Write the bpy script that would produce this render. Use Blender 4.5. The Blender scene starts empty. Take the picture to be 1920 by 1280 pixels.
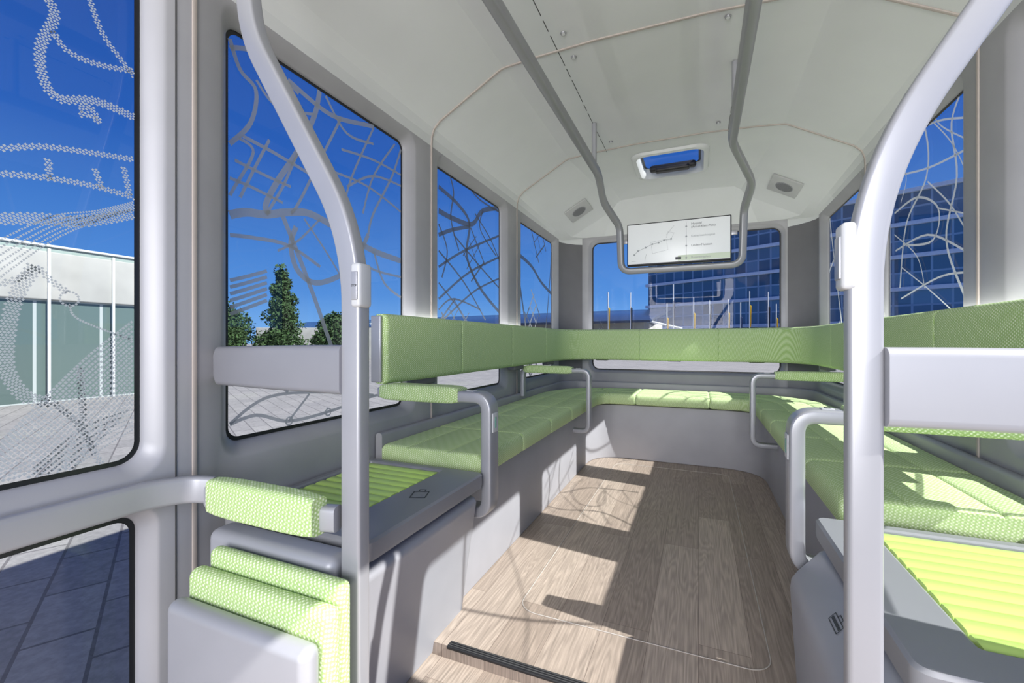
import bpy, bmesh, math, random
from mathutils import Vector, Matrix, Quaternion
random.seed(7)
H=0.96; XC=-0.19; HW=1.05
S=bpy.context.scene
S.view_settings.view_transform='Standard'
S.view_settings.exposure=0.0
V=Vector
# ------------------------------------------------------------ materials
def nodes(name):
    m=bpy.data.materials.new(name); m.use_nodes=True
    nt=m.node_tree; b=nt.nodes['Principled BSDF']
    return m,nt,b
def M(name,col,rough=.5,metal=0.,var=.05,scale=6,bump=0.,bscale=400,emit=0):
    m,nt,b=nodes(name)
    tc=nt.nodes.new('ShaderNodeTexCoord')
    n=nt.nodes.new('ShaderNodeTexNoise'); n.inputs['Scale'].default_value=scale
    nt.links.new(tc.outputs['Object'],n.inputs['Vector'])
    r=nt.nodes.new('ShaderNodeValToRGB')
    r.color_ramp.elements[0].position=.3; r.color_ramp.elements[1].position=.7
    r.color_ramp.elements[0].color=(*[c*(1-var) for c in col],1)
    r.color_ramp.elements[1].color=(*[min(1,c*(1+var)) for c in col],1)
    nt.links.new(n.outputs['Fac'],r.inputs['Fac']); nt.links.new(r.outputs['Color'],b.inputs['Base Color'])
    b.inputs['Roughness'].default_value=rough; b.inputs['Metallic'].default_value=metal
    if bump:
        n2=nt.nodes.new('ShaderNodeTexNoise'); n2.inputs['Scale'].default_value=bscale
        nt.links.new(tc.outputs['Object'],n2.inputs['Vector'])
        bp=nt.nodes.new('ShaderNodeBump'); bp.inputs['Strength'].default_value=bump; bp.inputs['Distance'].default_value=.002
        nt.links.new(n2.outputs['Fac'],bp.inputs['Height']); nt.links.new(bp.outputs['Normal'],b.inputs['Normal'])
    if emit:
        nt.links.new(r.outputs['Color'],b.inputs['Emission Color']); b.inputs['Emission Strength'].default_value=emit
    return m
def fabric(name,ca,cb,scale=115,bs=.4):
    m,nt,b=nodes(name)
    tc=nt.nodes.new('ShaderNodeTexCoord')
    v=nt.nodes.new('ShaderNodeTexVoronoi'); v.inputs['Scale'].default_value=scale; v.inputs['Randomness'].default_value=0.0
    mp=nt.nodes.new('ShaderNodeMapping'); mp.inputs['Rotation'].default_value=(.6,.5,.785)
    nt.links.new(tc.outputs['Object'],mp.inputs['Vector']); nt.links.new(mp.outputs['Vector'],v.inputs['Vector'])
    r=nt.nodes.new('ShaderNodeValToRGB')
    r.color_ramp.elements[0].position=.22; r.color_ramp.elements[0].color=(*cb,1)
    r.color_ramp.elements[1].position=.52; r.color_ramp.elements[1].color=(*ca,1)
    nt.links.new(v.outputs['Distance'],r.inputs['Fac']); nt.links.new(r.outputs['Color'],b.inputs['Base Color'])
    bp=nt.nodes.new('ShaderNodeBump'); bp.inputs['Strength'].default_value=bs; bp.inputs['Distance'].default_value=.002; bp.invert=True
    nt.links.new(v.outputs['Distance'],bp.inputs['Height']); nt.links.new(bp.outputs['Normal'],b.inputs['Normal'])
    b.inputs['Roughness'].default_value=.85
    return m
def glassmat(name,tint,refl=.06,k=.25):
    m,nt,b=nodes(name); nt.nodes.remove(b)
    o=nt.nodes['Material Output']
    t=nt.nodes.new('ShaderNodeBsdfTransparent'); t.inputs['Color'].default_value=(*tint,1)
    g=nt.nodes.new('ShaderNodeBsdfGlossy'); g.inputs['Roughness'].default_value=.02
    lw=nt.nodes.new('ShaderNodeLayerWeight'); lw.inputs['Blend'].default_value=.25
    mu=nt.nodes.new('ShaderNodeMath'); mu.operation='MULTIPLY_ADD'; mu.inputs[1].default_value=k; mu.inputs[2].default_value=refl*.5
    mx=nt.nodes.new('ShaderNodeMixShader')
    nt.links.new(lw.outputs['Fresnel'],mu.inputs[0]); nt.links.new(mu.outputs[0],mx.inputs['Fac'])
    nt.links.new(t.outputs[0],mx.inputs[1]); nt.links.new(g.outputs[0],mx.inputs[2]); nt.links.new(mx.outputs[0],o.inputs['Surface'])
    return m
def filmmat(name,col,op):
    m,nt,b=nodes(name); nt.nodes.remove(b)
    o=nt.nodes['Material Output']
    t=nt.nodes.new('ShaderNodeBsdfTransparent')
    d=nt.nodes.new('ShaderNodeBsdfDiffuse'); d.inputs['Color'].default_value=(*col,1)
    tr=nt.nodes.new('ShaderNodeBsdfTranslucent'); tr.inputs['Color'].default_value=(*col,1)
    a=nt.nodes.new('ShaderNodeMixShader'); a.inputs['Fac'].default_value=.35
    nt.links.new(d.outputs[0],a.inputs[1]); nt.links.new(tr.outputs[0],a.inputs[2])
    tc=nt.nodes.new('ShaderNodeTexCoord'); n=nt.nodes.new('ShaderNodeTexNoise'); n.inputs['Scale'].default_value=3
    nt.links.new(tc.outputs['Object'],n.inputs['Vector'])
    mr=nt.nodes.new('ShaderNodeMapRange'); mr.inputs['To Min'].default_value=op-.04; mr.inputs['To Max'].default_value=op+.04
    nt.links.new(n.outputs['Fac'],mr.inputs['Value'])
    mx=nt.nodes.new('ShaderNodeMixShader'); nt.links.new(mr.outputs[0],mx.inputs['Fac'])
    nt.links.new(t.outputs[0],mx.inputs[1]); nt.links.new(a.outputs[0],mx.inputs[2]); nt.links.new(mx.outputs[0],o.inputs['Surface'])
    return m
def woodmat():
    m,nt,b=nodes('wood_planks')
    tc=nt.nodes.new('ShaderNodeTexCoord')
    mp=nt.nodes.new('ShaderNodeMapping'); mp.inputs['Rotation'].default_value=(0,0,math.pi/2)
    nt.links.new(tc.outputs['Object'],mp.inputs['Vector'])
    br=nt.nodes.new('ShaderNodeTexBrick'); br.offset=.37
    br.inputs['Scale'].default_value=1; br.inputs['Brick Width'].default_value=1.1; br.inputs['Row Height'].default_value=.15
    br.inputs['Mortar Size'].default_value=.0009; br.inputs['Mortar Smooth'].default_value=.3; br.inputs['Bias'].default_value=0
    br.inputs['Color1'].default_value=(.42,.343,.282,1); br.inputs['Color2'].default_value=(.305,.242,.196,1); br.inputs['Mortar'].default_value=(.17,.125,.10,1)
    nt.links.new(mp.outputs['Vector'],br.inputs['Vector'])
    mp2=nt.nodes.new('ShaderNodeMapping'); mp2.inputs['Scale'].default_value=(9,.8,1)
    nt.links.new(tc.outputs['Object'],mp2.inputs['Vector'])
    add=nt.nodes.new('ShaderNodeVectorMath'); add.operation='MULTIPLY_ADD'
    add.inputs[1].default_value=(40,40,40)
    nt.links.new(br.outputs['Color'],add.inputs[0]); nt.links.new(mp2.outputs['Vector'],add.inputs[2])
    n=nt.nodes.new('ShaderNodeTexNoise'); n.inputs['Scale'].default_value=1.2; n.inputs['Detail'].default_value=2.5; n.inputs['Roughness'].default_value=.5
    nt.links.new(add.outputs[0],n.inputs['Vector'])
    w=nt.nodes.new('ShaderNodeMath'); w.operation='MULTIPLY'; w.inputs[1].default_value=140
    nt.links.new(n.outputs['Fac'],w.inputs[0])
    sn=nt.nodes.new('ShaderNodeMath'); sn.operation='SINE'; nt.links.new(w.outputs[0],sn.inputs[0])
    mr=nt.nodes.new('ShaderNodeMapRange'); mr.inputs['From Min'].default_value=-1; mr.inputs['From Max'].default_value=1
    mr.inputs['To Min'].default_value=.89; mr.inputs['To Max'].default_value=1.10
    nt.links.new(sn.outputs[0],mr.inputs['Value'])
    mp3=nt.nodes.new('ShaderNodeMapping'); mp3.inputs['Scale'].default_value=(180,5,1)
    nt.links.new(tc.outputs['Object'],mp3.inputs['Vector'])
    n3=nt.nodes.new('ShaderNodeTexNoise'); n3.inputs['Scale'].default_value=1; n3.inputs['Detail'].default_value=4
    nt.links.new(mp3.outputs['Vector'],n3.inputs['Vector'])
    mr3=nt.nodes.new('ShaderNodeMapRange'); mr3.inputs['From Min'].default_value=.3; mr3.inputs['From Max'].default_value=.7
    mr3.inputs['To Min'].default_value=.77; mr3.inputs['To Max'].default_value=1.2
    nt.links.new(n3.outputs['Fac'],mr3.inputs['Value'])
    mm=nt.nodes.new('ShaderNodeMath'); mm.operation='MULTIPLY'
    nt.links.new(mr.outputs[0],mm.inputs[0]); nt.links.new(mr3.outputs[0],mm.inputs[1])
    mx=nt.nodes.new('ShaderNodeVectorMath'); mx.operation='SCALE'
    nt.links.new(br.outputs['Color'],mx.inputs[0]); nt.links.new(mm.outputs[0],mx.inputs['Scale'])
    nt.links.new(mx.outputs[0],b.inputs['Base Color'])
    b.inputs['Roughness'].default_value=.5
    return m
def pavemat():
    m,nt,b=nodes('pavers')
    tc=nt.nodes.new('ShaderNodeTexCoord')
    mp=nt.nodes.new('ShaderNodeMapping'); mp.inputs['Rotation'].default_value=(0,0,.5)
    nt.links.new(tc.outputs['Object'],mp.inputs['Vector'])
    br=nt.nodes.new('ShaderNodeTexBrick'); br.inputs['Scale'].default_value=1
    br.inputs['Brick Width'].default_value=.5; br.inputs['Row Height'].default_value=.25; br.inputs['Mortar Size'].default_value=.008
    br.inputs['Color1'].default_value=(.32,.305,.29,1); br.inputs['Color2'].default_value=(.26,.25,.242,1); br.inputs['Mortar'].default_value=(.14,.13,.13,1)
    nt.links.new(mp.outputs['Vector'],br.inputs['Vector'])
    n=nt.nodes.new('ShaderNodeTexNoise'); n.inputs['Scale'].default_value=30; n.inputs['Detail'].default_value=6
    nt.links.new(tc.outputs['Object'],n.inputs['Vector'])
    mr=nt.nodes.new('ShaderNodeMapRange'); mr.inputs['From Min'].default_value=.35; mr.inputs['From Max'].default_value=.65
    mr.inputs['To Min'].default_value=.85; mr.inputs['To Max'].default_value=1.12
    nt.links.new(n.outputs['Fac'],mr.inputs['Value'])
    mx=nt.nodes.new('ShaderNodeVectorMath'); mx.operation='SCALE'
    nt.links.new(br.outputs['Color'],mx.inputs[0]); nt.links.new(mr.outputs[0],mx.inputs['Scale'])
    nt.links.new(mx.outputs[0],b.inputs['Base Color']); b.inputs['Roughness'].default_value=.9
    return m
def facademat(name,glass,glass2,frame,bw,bh,ms=.06,rough=.15):
    m,nt,b=nodes(name)
    tc=nt.nodes.new('ShaderNodeTexCoord')
    br=nt.nodes.new('ShaderNodeTexBrick'); br.offset=0; br.inputs['Scale'].default_value=1
    br.inputs['Brick Width'].default_value=bw; br.inputs['Row Height'].default_value=bh; br.inputs['Mortar Size'].default_value=ms
    br.inputs['Color1'].default_value=(*glass,1); br.inputs['Color2'].default_value=(*glass2,1); br.inputs['Mortar'].default_value=(*frame,1)
    nt.links.new(tc.outputs['UV'],br.inputs['Vector']); nt.links.new(br.outputs['Color'],b.inputs['Base Color'])
    b.inputs['Roughness'].default_value=rough
    return m
m_wall=M('grey_wall_paint',(.315,.313,.325),.42,bump=.05)
m_wall_dark=M('dark_grey_pillar_fabric',(.14,.138,.145),.8,bump=.2)
m_white=M('light_ceiling_lining',(.62,.635,.63),.6,var=.015,bump=.05,bscale=600)
m_plate=M('speaker_plate_plastic',(.42,.425,.42),.5)
m_metal=M('satin_aluminium_paint',(.37,.375,.40),.33,.35,var=.03)
m_metal2=M('silver_lacquer',(.35,.355,.38),.40,.2,var=.03)
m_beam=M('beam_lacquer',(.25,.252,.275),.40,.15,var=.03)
m_door=M('door_frame_lacquer',(.38,.38,.40),.42,.1,var=.03)
m_rail=M('grey_rail_lacquer',(.28,.285,.295),.36,.25,var=.03)
m_slot=M('dark_grey_slot',(.16,.165,.17),.6)
m_shelf=M('grey_shelf_lacquer',(.25,.255,.272),.42,.15,var=.03)
m_box=M('grey_cabinet_lacquer',(.34,.345,.375),.4,.1,var=.04)
m_base=M('grey_bench_base_laminate',(.36,.355,.38),.5,var=.04)
m_trim=M('beige_trim',(.42,.37,.335),.6)
m_line=M('dull_floor_inlay',(.46,.42,.38),.5)
m_seam=M('dark_joint',(.05,.05,.05),.8)
m_black=M('black_rubber',(.012,.012,.014),.5)
m_fab=fabric('green_woven_fabric',(.38,.54,.20),(.82,.90,.64),150,.35)
m_fab_seat=fabric('green_seat_fabric',(.43,.58,.24),(.76,.85,.57),170,.3)
m_lime=M('lime_ribbed_plastic',(.52,.74,.18),.3,var=.03)
m_glass=glassmat('window_glass',(.88,.92,.94))
m_glass_clear=glassmat('rear_window_glass',(.9,.93,.95),.03,.08)
m_frit=M('black_glass_border',(.01,.011,.014),.3)
m_decal=filmmat('grey_map_film',(.38,.40,.41),.80)
m_decal_d=filmmat('shaded_map_film',(.17,.185,.20),.85)  # same map film with shade painted into its colour
m_decal2=filmmat('pale_dotted_film',(.62,.66,.66),.9)
m_wood=woodmat(); m_pave=pavemat()
m_plast=M('pale_button_plastic',(.50,.51,.52),.35)
m_scr=M('screen_face',(.64,.66,.66),.3,var=.01,emit=.22)
m_dark=M('dark_marking',(.04,.045,.05),.5)
m_scrtxt=M('screen_text',(.16,.17,.18),.5)
m_scrgrey=M('screen_grey',(.30,.32,.33),.5,emit=.1)
m_scrgreen=M('screen_green_band',(.52,.59,.46),.5,emit=.2)
m_tip=M('indicator_green',(.15,.34,.26),.4)
# ------------------------------------------------------------ helpers
COL=S.collection
def reg(o,label=None,cat=None,kind=None,group=None):
    if label: o['label']=label
    if cat: o['category']=cat
    if kind: o['kind']=kind
    if group: o['group']=group
    return o
def empty(name,loc,label,cat,group=None,kind=None):
    e=bpy.data.objects.new(name,None); e.empty_display_size=.1; e.location=loc; COL.objects.link(e)
    return reg(e,label,cat,kind,group)
def finish(bm,name,mats,parent=None,ang=35,uv=None):
    bmesh.ops.recalc_face_normals(bm,faces=bm.faces)
    for f in bm.faces: f.smooth=True
    for e in bm.edges:
        if len(e.link_faces)==2:
            try:
                if e.calc_face_angle()>math.radians(ang): e.smooth=False
            except Exception: pass
    me=bpy.data.meshes.new(name); bm.to_mesh(me); bm.free()
    if not isinstance(mats,(list,tuple)): mats=[mats]
    for m in mats: me.materials.append(m)
    o=bpy.data.objects.new(name,me); COL.objects.link(o)
    if parent is not None:
        o.parent=parent; o.matrix_parent_inverse=Matrix.Translation(-parent.location)
    return o
def mesh(name,vs,fs,mats,parent=None,ang=35,mi=None):
    bm=bmesh.new(); bv=[bm.verts.new(v) for v in vs]
    for i,f in enumerate(fs):
        try:
            q=bm.faces.new([bv[k] for k in f])
            if mi: q.material_index=mi[i]
        except ValueError: pass
    return finish(bm,name,mats,parent,ang)
def box_bm(bm,c,s,bev=0,seg=3,rot=None):
    r=bmesh.ops.create_cube(bm,size=1)
    vs=r['verts']
    bmesh.ops.scale(bm,vec=s,verts=vs)
    if bev:
        es=list({e for v in vs for e in v.link_edges})
        rr=bmesh.ops.bevel(bm,geom=es,offset=bev,segments=seg,profile=.5,affect='EDGES')
        vs=list({v for f in rr['faces'] for v in f.verts}|{v for v in vs if v.is_valid})
    if rot: bmesh.ops.rotate(bm,cent=(0,0,0),matrix=rot,verts=vs)
    bmesh.ops.translate(bm,vec=c,verts=vs)
def box(name,c,s,mat,parent=None,bev=.005,seg=3,rot=None):
    bm=bmesh.new(); box_bm(bm,c,s,min(bev,min(s)*.49),seg,rot); return finish(bm,name,mat,parent)
def rrect(w,h,r,n=5):
    pts=[]
    for cx,cy,a0 in ((w/2-r,h/2-r,0),(-w/2+r,h/2-r,90),(-w/2+r,-h/2+r,180),(w/2-r,-h/2+r,270)):
        for k in range(n+1):
            a=math.radians(a0+90*k/n); pts.append((cx+r*math.cos(a),cy+r*math.sin(a)))
    return pts
def circ(r,n=14): return [(r*math.cos(2*math.pi*k/n),r*math.sin(2*math.pi*k/n)) for k in range(n)]
def fillet(pts,r,n=7):
    pts=[V(p) for p in pts]; out=[pts[0]]
    for i in range(1,len(pts)-1):
        a,b,c=pts[i-1],pts[i],pts[i+1]
        rr=r[i-1] if isinstance(r,(list,tuple)) else r
        d1=(a-b); d2=(c-b); l=min(rr,d1.length*.49,d2.length*.49)
        p0=b+d1.normalized()*l; p2=b+d2.normalized()*l
        for k in range(n+1):
            t=k/n; q=p0*(1-t)**2+b*2*t*(1-t)*1.0+p2*t*t
            out.append(q)
    out.append(pts[-1]); return out
def arclen(p):
    L=[0]
    for i in range(1,len(p)): L.append(L[-1]+(p[i]-p[i-1]).length)
    return L
def at(p,L,s):
    s=max(0,min(L[-1],s))
    for i in range(1,len(p)):
        if L[i]>=s-1e-9:
            t=(s-L[i-1])/max(1e-9,L[i]-L[i-1]); return p[i-1].lerp(p[i],t)
    return p[-1].copy()
def sweep_bm(bm,path,prof,up=(0,0,1),shr=None,caps=True,pw=1,ph=1,closed=False):
    path=[V(p) for p in path]; n=len(path); rings=[]
    up=V(up); pt=None; side=None
    for i in range(n):
        if closed: t=(path[(i+1)%n]-path[i-1])
        else: t=(path[min(i+1,n-1)]-path[max(i-1,0)])
        t.normalize()
        if side is None:
            side=t.cross(up); side.normalize()
        else:
            q=pt.rotation_difference(t); side=q@side; side=(side-t*side.dot(t)).normalized()
        nn=side.cross(t); pt=t
        d=shr[i] if shr else 0
        fa=1-2*d/pw; fb=1-2*d/ph
        rings.append([bm.verts.new(path[i]+side*(a*fa)+nn*(b*fb)) for a,b in prof])
    m=len(prof)
    for i in range(n if closed else n-1):
        A=rings[i];B=rings[(i+1)%n]
        for k in range(m):
            bm.faces.new((A[k],A[(k+1)%m],B[(k+1)%m],B[k]))
    if caps and not closed:
        bm.faces.new(rings[0]); bm.faces.new(list(reversed(rings[-1])))
def sweep(name,path,prof,mat,parent=None,up=(0,0,1),ang=40,**k):
    bm=bmesh.new(); sweep_bm(bm,path,prof,up,**k); return finish(bm,name,mat,parent,ang)
def subpath(p,L,s0,s1,step=.04,soft=.022,pinch=.01):
    ss=[(s0,pinch),(s0+soft*.25,pinch*.45),(s0+soft*.6,pinch*.12),(s0+soft,0)]
    n=max(1,int((s1-s0-2*soft)/step))
    for k in range(1,n): ss.append((s0+soft+(s1-s0-2*soft)*k/n,0))
    ss+=[(s1-soft,0),(s1-soft*.6,pinch*.12),(s1-soft*.25,pinch*.45),(s1,pinch)]
    return [at(p,L,s) for s,_ in ss],[d for _,d in ss]
def loft(name,rings,mat,parent=None,closedring=False,skip=None,ang=30):
    vs=[];fs=[]
    m=len(rings[0])
    for r in rings: vs+=r
    for i in range(len(rings)-1):
        for k in range(m if closedring else m-1):
            if skip and skip(i,k): continue
            fs.append((i*m+k,i*m+(k+1)%m,(i+1)*m+(k+1)%m,(i+1)*m+k))
    return mesh(name,vs,fs,mat,parent,ang)
# ------------------------------------------------------------ window panel
def rr2(a0,a1,b0,b1,r,n=6):
    cs=((a1-r,b1-r,0),(a0+r,b1-r,90),(a0+r,b0+r,180),(a1-r,b0+r,270)); out=[]
    for cx,cy,s in cs:
        out.append([(cx+r*math.cos(math.radians(s+90*k/n)),cy+r*math.sin(math.radians(s+90*k/n))) for k in range(n+1)])
    return out
def panel_bm(bm,outer,holes,mf,exp=.045,depth=.045,r=.04):
    a0,a1,b0,b1=outer
    h=holes
    oc=[bm.verts.new(mf(a,b,0)) for a,b in ((a1,b1),(a0,b1),(a0,b0),(a1,b0))]
    def ring(e,d,rad):
        return [[bm.verts.new(mf(a,b,d)) for a,b in c] for c in rr2(h[0]-e,h[1]+e,h[2]-e,h[3]+e,rad)]
    R=[ring(exp,0,r+exp*.6),ring(exp*.75,depth*.10,r+exp*.5),ring(exp*.1,depth*.8,r+.005),ring(0,depth,r),ring(0,depth+.012,r)]
    R0=R[0]
    for c in range(4):
        for k in range(len(R0[c])-1): bm.faces.new((oc[c],R0[c][k],R0[c][k+1]))
        bm.faces.new((oc[c],R0[c][-1],R0[(c+1)%4][0],oc[(c+1)%4]))
    for A,B in zip(R[:-1],R[1:]):
        fa=[v for c in A for v in c]; fb=[v for c in B for v in c]; m=len(fa)
        for k in range(m): bm.faces.new((fa[k],fa[(k+1)%m],fb[(k+1)%m],fb[k]))
def catmull(p,n=6):
    out=[]
    P=[p[0]]+list(p)+[p[-1]]
    for i in range(1,len(P)-2):
        p0,p1,p2,p3=P[i-1:i+3]
        for k in range(n):
            t=k/n
            out.append(tuple(.5*((2*p1[j])+(-p0[j]+p2[j])*t+(2*p0[j]-5*p1[j]+4*p2[j]-p3[j])*t*t+(-p0[j]+3*p1[j]-3*p2[j]+p3[j])*t**3) for j in (0,1)))
    out.append(tuple(p[-1])); return out
def clip(p,q,R):
    x0,x1,y0,y1=R; dx=q[0]-p[0]; dy=q[1]-p[1]; t0,t1=0,1
    for pp,qq in ((-dx,p[0]-x0),(dx,x1-p[0]),(-dy,p[1]-y0),(dy,y1-p[1])):
        if abs(pp)<1e-12:
            if qq<0: return None
        else:
            t=qq/pp
            if pp<0: t0=max(t0,t)
            else: t1=min(t1,t)
    if t0>=t1: return None
    return (p[0]+dx*t0,p[1]+dy*t0),(p[0]+dx*t1,p[1]+dy*t1)
LAY=[0]
def ribbon(bm,pts,w,R,mf,d):
    LAY[0]+=1; d=d-.00004*(LAY[0]%60)
    runs=[];cur=[]
    for p,q in zip(pts[:-1],pts[1:]):
        if math.hypot(q[0]-p[0],q[1]-p[1])<1e-6: continue
        c=clip(p,q,R)
        if not c:
            if cur: runs.append(cur); cur=[]
            continue
        if cur and math.hypot(cur[-1][0]-c[0][0],cur[-1][1]-c[0][1])<1e-6: cur.append(c[1])
        else:
            if cur: runs.append(cur)
            cur=[c[0],c[1]]
    if cur: runs.append(cur)
    for r in runs:
        n=len(r); L=[];Rr=[]
        for i in range(n):
            a=r[max(0,i-1)]; b=r[min(n-1,i+1)]
            dx,dy=b[0]-a[0],b[1]-a[1]; l=math.hypot(dx,dy) or 1; nx,ny=-dy/l*w/2,dx/l*w/2
            L.append(bm.verts.new(mf(r[i][0]+nx,r[i][1]+ny,d))); Rr.append(bm.verts.new(mf(r[i][0]-nx,r[i][1]-ny,d)))
        for i in range(n-1): bm.faces.new((L[i],L[i+1],Rr[i+1],Rr[i]))
def node_ring(bm,c,r,w,mf,d,n=14):
    A=[bm.verts.new(mf(c[0]+(r)*math.cos(2*math.pi*k/n),c[1]+r*math.sin(2*math.pi*k/n),d)) for k in range(n)]
    B=[bm.verts.new(mf(c[0]+(r-w)*math.cos(2*math.pi*k/n),c[1]+(r-w)*math.sin(2*math.pi*k/n),d)) for k in range(n)]
    for k in range(n): bm.faces.new((A[k],A[(k+1)%n],B[(k+1)%n],B[k]))
TH=math.radians(23.1)
def onglass(s,pts):
    """survey helper: measured sight lines -> (y,z) on the real glass plane of side s"""
    X=XC+s*(HW+.047); out=[]
    for u,v in pts:
        ph=math.atan((u-960)/820)-TH; Y=X/math.tan(ph); d=-X*math.sin(TH)+Y*math.cos(TH)
        out.append((Y,H+(640-v)/820*d))
    return out
def street_map(R,seed,mf,d,mains=[],curv=4,vert=2,grid=5,k=1.0,rot=(.5,1.1)):
    rnd=random.Random(seed); bm=bmesh.new(); x0,x1,y0,y1=R; w=x1-x0;h=y1-y0
    for pts,wd in mains: ribbon(bm,catmull(pts) if len(pts)>2 else pts,wd,R,mf,d)
    for i in range(curv):
        ya=y0+h*(i+rnd.uniform(.2,.8))/curv; sl=rnd.uniform(-.5,.5)
        pts=[(x0+w*t,ya+h*rnd.uniform(-.04,.04)+h*(t-.5)*sl) for t in (-.05,.35,.65,1.05)]
        ribbon(bm,catmull(pts),k*rnd.choice((.010,.015,.022)),R,mf,d)
    for i in range(vert):
        xa=x0+w*(i+rnd.uniform(.2,.8))/vert; sl=rnd.uniform(-.6,.6)
        pts=[(xa+w*(t-.5)*sl+w*rnd.uniform(-.05,.05),y0+h*t) for t in (-.05,.3,.65,1.05)]
        ribbon(bm,catmull(pts),k*rnd.choice((.010,.014,.020)),R,mf,d)
    for i in range(grid):
        c=(x0+w*rnd.uniform(.1,.9),y0+h*(i+rnd.random())/grid); a=rnd.uniform(*rot); sp=rnd.uniform(.08,.12); ext=rnd.uniform(.15,.26)
        ca,sa=math.cos(a),math.sin(a); n=int(ext/sp)
        for ax in (0,1):
            for q_ in range(-n,n+1):
                l0=-ext*rnd.uniform(.4,1); l1=ext*rnd.uniform(.4,1); o=q_*sp+rnd.uniform(-.008,.008)
                p,q=((l0,o),(l1,o+rnd.uniform(-.03,.03))) if ax==0 else ((o,l0),(o+rnd.uniform(-.03,.03),l1))
                f=lambda t:(c[0]+t[0]*ca-t[1]*sa,c[1]+t[0]*sa+t[1]*ca)
                ribbon(bm,[f(p),f(q)],k*rnd.choice((.006,.008,.011)),R,mf,d)
    return bm
def glass_pane(h,mf,depth,parent,r=.04,border=.012,gm=None):
    bm=bmesh.new()
    vs=[bm.verts.new(mf(a,b,depth)) for c in rr2(*h,r) for a,b in c]
    bm.faces.new(vs); finish(bm,'glass_pane',gm or m_glass,parent)
    bm=bmesh.new()
    A=[bm.verts.new(mf(a,b,depth-.002)) for c in rr2(*h,r) for a,b in c]
    B=[bm.verts.new(mf(a,b,depth-.002)) for c in rr2(h[0]+border,h[1]-border,h[2]+border,h[3]-border,r*.8) for a,b in c]
    m=len(A)
    for k in range(m): bm.faces.new((A[k],A[(k+1)%m],B[(k+1)%m],B[k]))
    finish(bm,'glass_border',m_frit,parent)
zb=H-.30; zt=H+.94; ZW=H+.985
def side_map(s):
    return lambda a,b,d:(XC+s*(HW+d),a,b)
YA,YB,YC,YD=.742,1.87,3.0,4.06
YBR=1.955; YCR=3.03
w2=[([(420,405),(460,398),(500,402),(540,398),(585,402),(650,440),(700,470),(755,490)],.026),
([(600,165),(590,215),(560,280),(520,340),(498,385),(505,402)],.020),
([(430,70),(450,130),(480,170),(470,230),(430,270)],.014),
([(455,255),(520,290),(600,340),(640,385)],.012),([(447,258),(475,285),(440,350),(422,380)],.010),
([(505,262),(480,310),(450,370)],.010),([(560,282),(530,350),(500,400)],.010),([(422,330),(470,350),(530,380)],.010),([(440,300),(500,330),(545,350)],.010),
([(540,150),(620,215),(690,235),(755,250)],.018),([(755,268),(735,330),(700,400),(690,440)],.012),
([(690,440),(660,500),(600,530),(560,510),(545,460),(555,425)],.020),([(530,405),(560,480),(590,560),(618,640),(640,700)],.018),
([(640,220),(600,300),(560,380),(545,400)],.011),([(420,90),(480,100),(560,175)],.014),
([(422,800),(480,778),(541,789),(614,772),(690,745),(755,730)],.011),([(422,802),(500,745),(600,735),(700,740)],.010),([(541,789),(580,738)],.008),([(422,700),(470,690),(540,735)],.009),
([(640,280),(700,300),(755,330)],.010),([(620,320),(690,350),(755,400)],.010),([(700,240),(660,330),(640,400)],.010),([(740,270),(700,330),(680,400)],.010),([(650,350),(700,330),(755,350)],.010),
([(570,410),(610,470),(640,520)],.008),([(600,410),(560,450),(520,470)],.008),([(610,180),(650,250),(700,270)],.011),([(422,440),(470,445),(540,460),(600,500)],.012),
([(480,150),(520,200),(590,215)],.010),([(700,470),(720,530),(755,560)],.012),([(640,440),(690,500),(755,520)],.010)]
for k in range(6): w2.append(([(418,528+13*k),(455,520+12*k),(500,508+11*k)],.011))
w2=[(onglass(-1,p),w) for p,w in w2]
w3=[([(822,395),(850,410),(885,420),(905,395),(940,390)],.030),([(822,350),(860,385),(880,420),(875,480),(900,540),(940,590)],.024),([(822,440),(850,430),(880,425)],.022),
([(840,320),(850,360),(845,410),(860,470)],.014),([(822,500),(870,470),(940,440)],.014),([(822,560),(880,510),(940,480)],.014),([(830,600),(890,545),(940,520)],.012),
([(822,470),(870,530),(910,600)],.012),([(850,440),(900,500),(940,545)],.012),([(890,400),(920,450),(940,500)],.012),([(822,530),(860,580),(880,620)],.010),([(905,395),(900,430),(930,480)],.012),([(822,580),(850,560),(900,580)],.010),
([(870,340),(900,375),(940,400)],.012),([(822,420),(838,470),(828,520)],.012)]
w3=[(onglass(-1,p),w) for p,w in w3]
r4=[([(1700,150),(1735,240),(1738,330),(1700,420),(1688,540)],.014),([(1812,150),(1785,230),(1795,330),(1775,450),(1812,560)],.014),([(1678,330),(1740,315),(1812,280)],.009),([(1740,340),(1780,380),(1812,430)],.008),
([(1680,470),(1740,440),(1812,470)],.009),([(1690,270),(1750,230),(1812,220)],.008),([(1678,400),(1720,370),(1760,390),(1750,450),(1700,460)],.010),([(1690,560),(1760,520),(1812,510)],.008),
([(1720,200),(1780,260),(1812,320)],.006),([(1690,500),(1740,540),(1790,585)],.006),([(1678,300),(1700,330),(1690,380)],.007),([(1740,180),(1760,230),(1812,260)],.006),([(1760,390),(1812,400)],.006),([(1678,440),(1720,480),(1735,540)],.006)]
r4=[(onglass(1,p),w) for p,w in r4]
def side_wall(s,name,bays,label):
    mf=side_map(s); bm=bmesh.new()
    for (o,h) in bays: panel_bm(bm,(o[0],o[1],0,ZW),h,mf)
    bmesh.ops.remove_doubles(bm,verts=bm.verts,dist=.0005)
    w=finish(bm,name,m_wall); reg(w,label,'wall','structure'); return w
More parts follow.
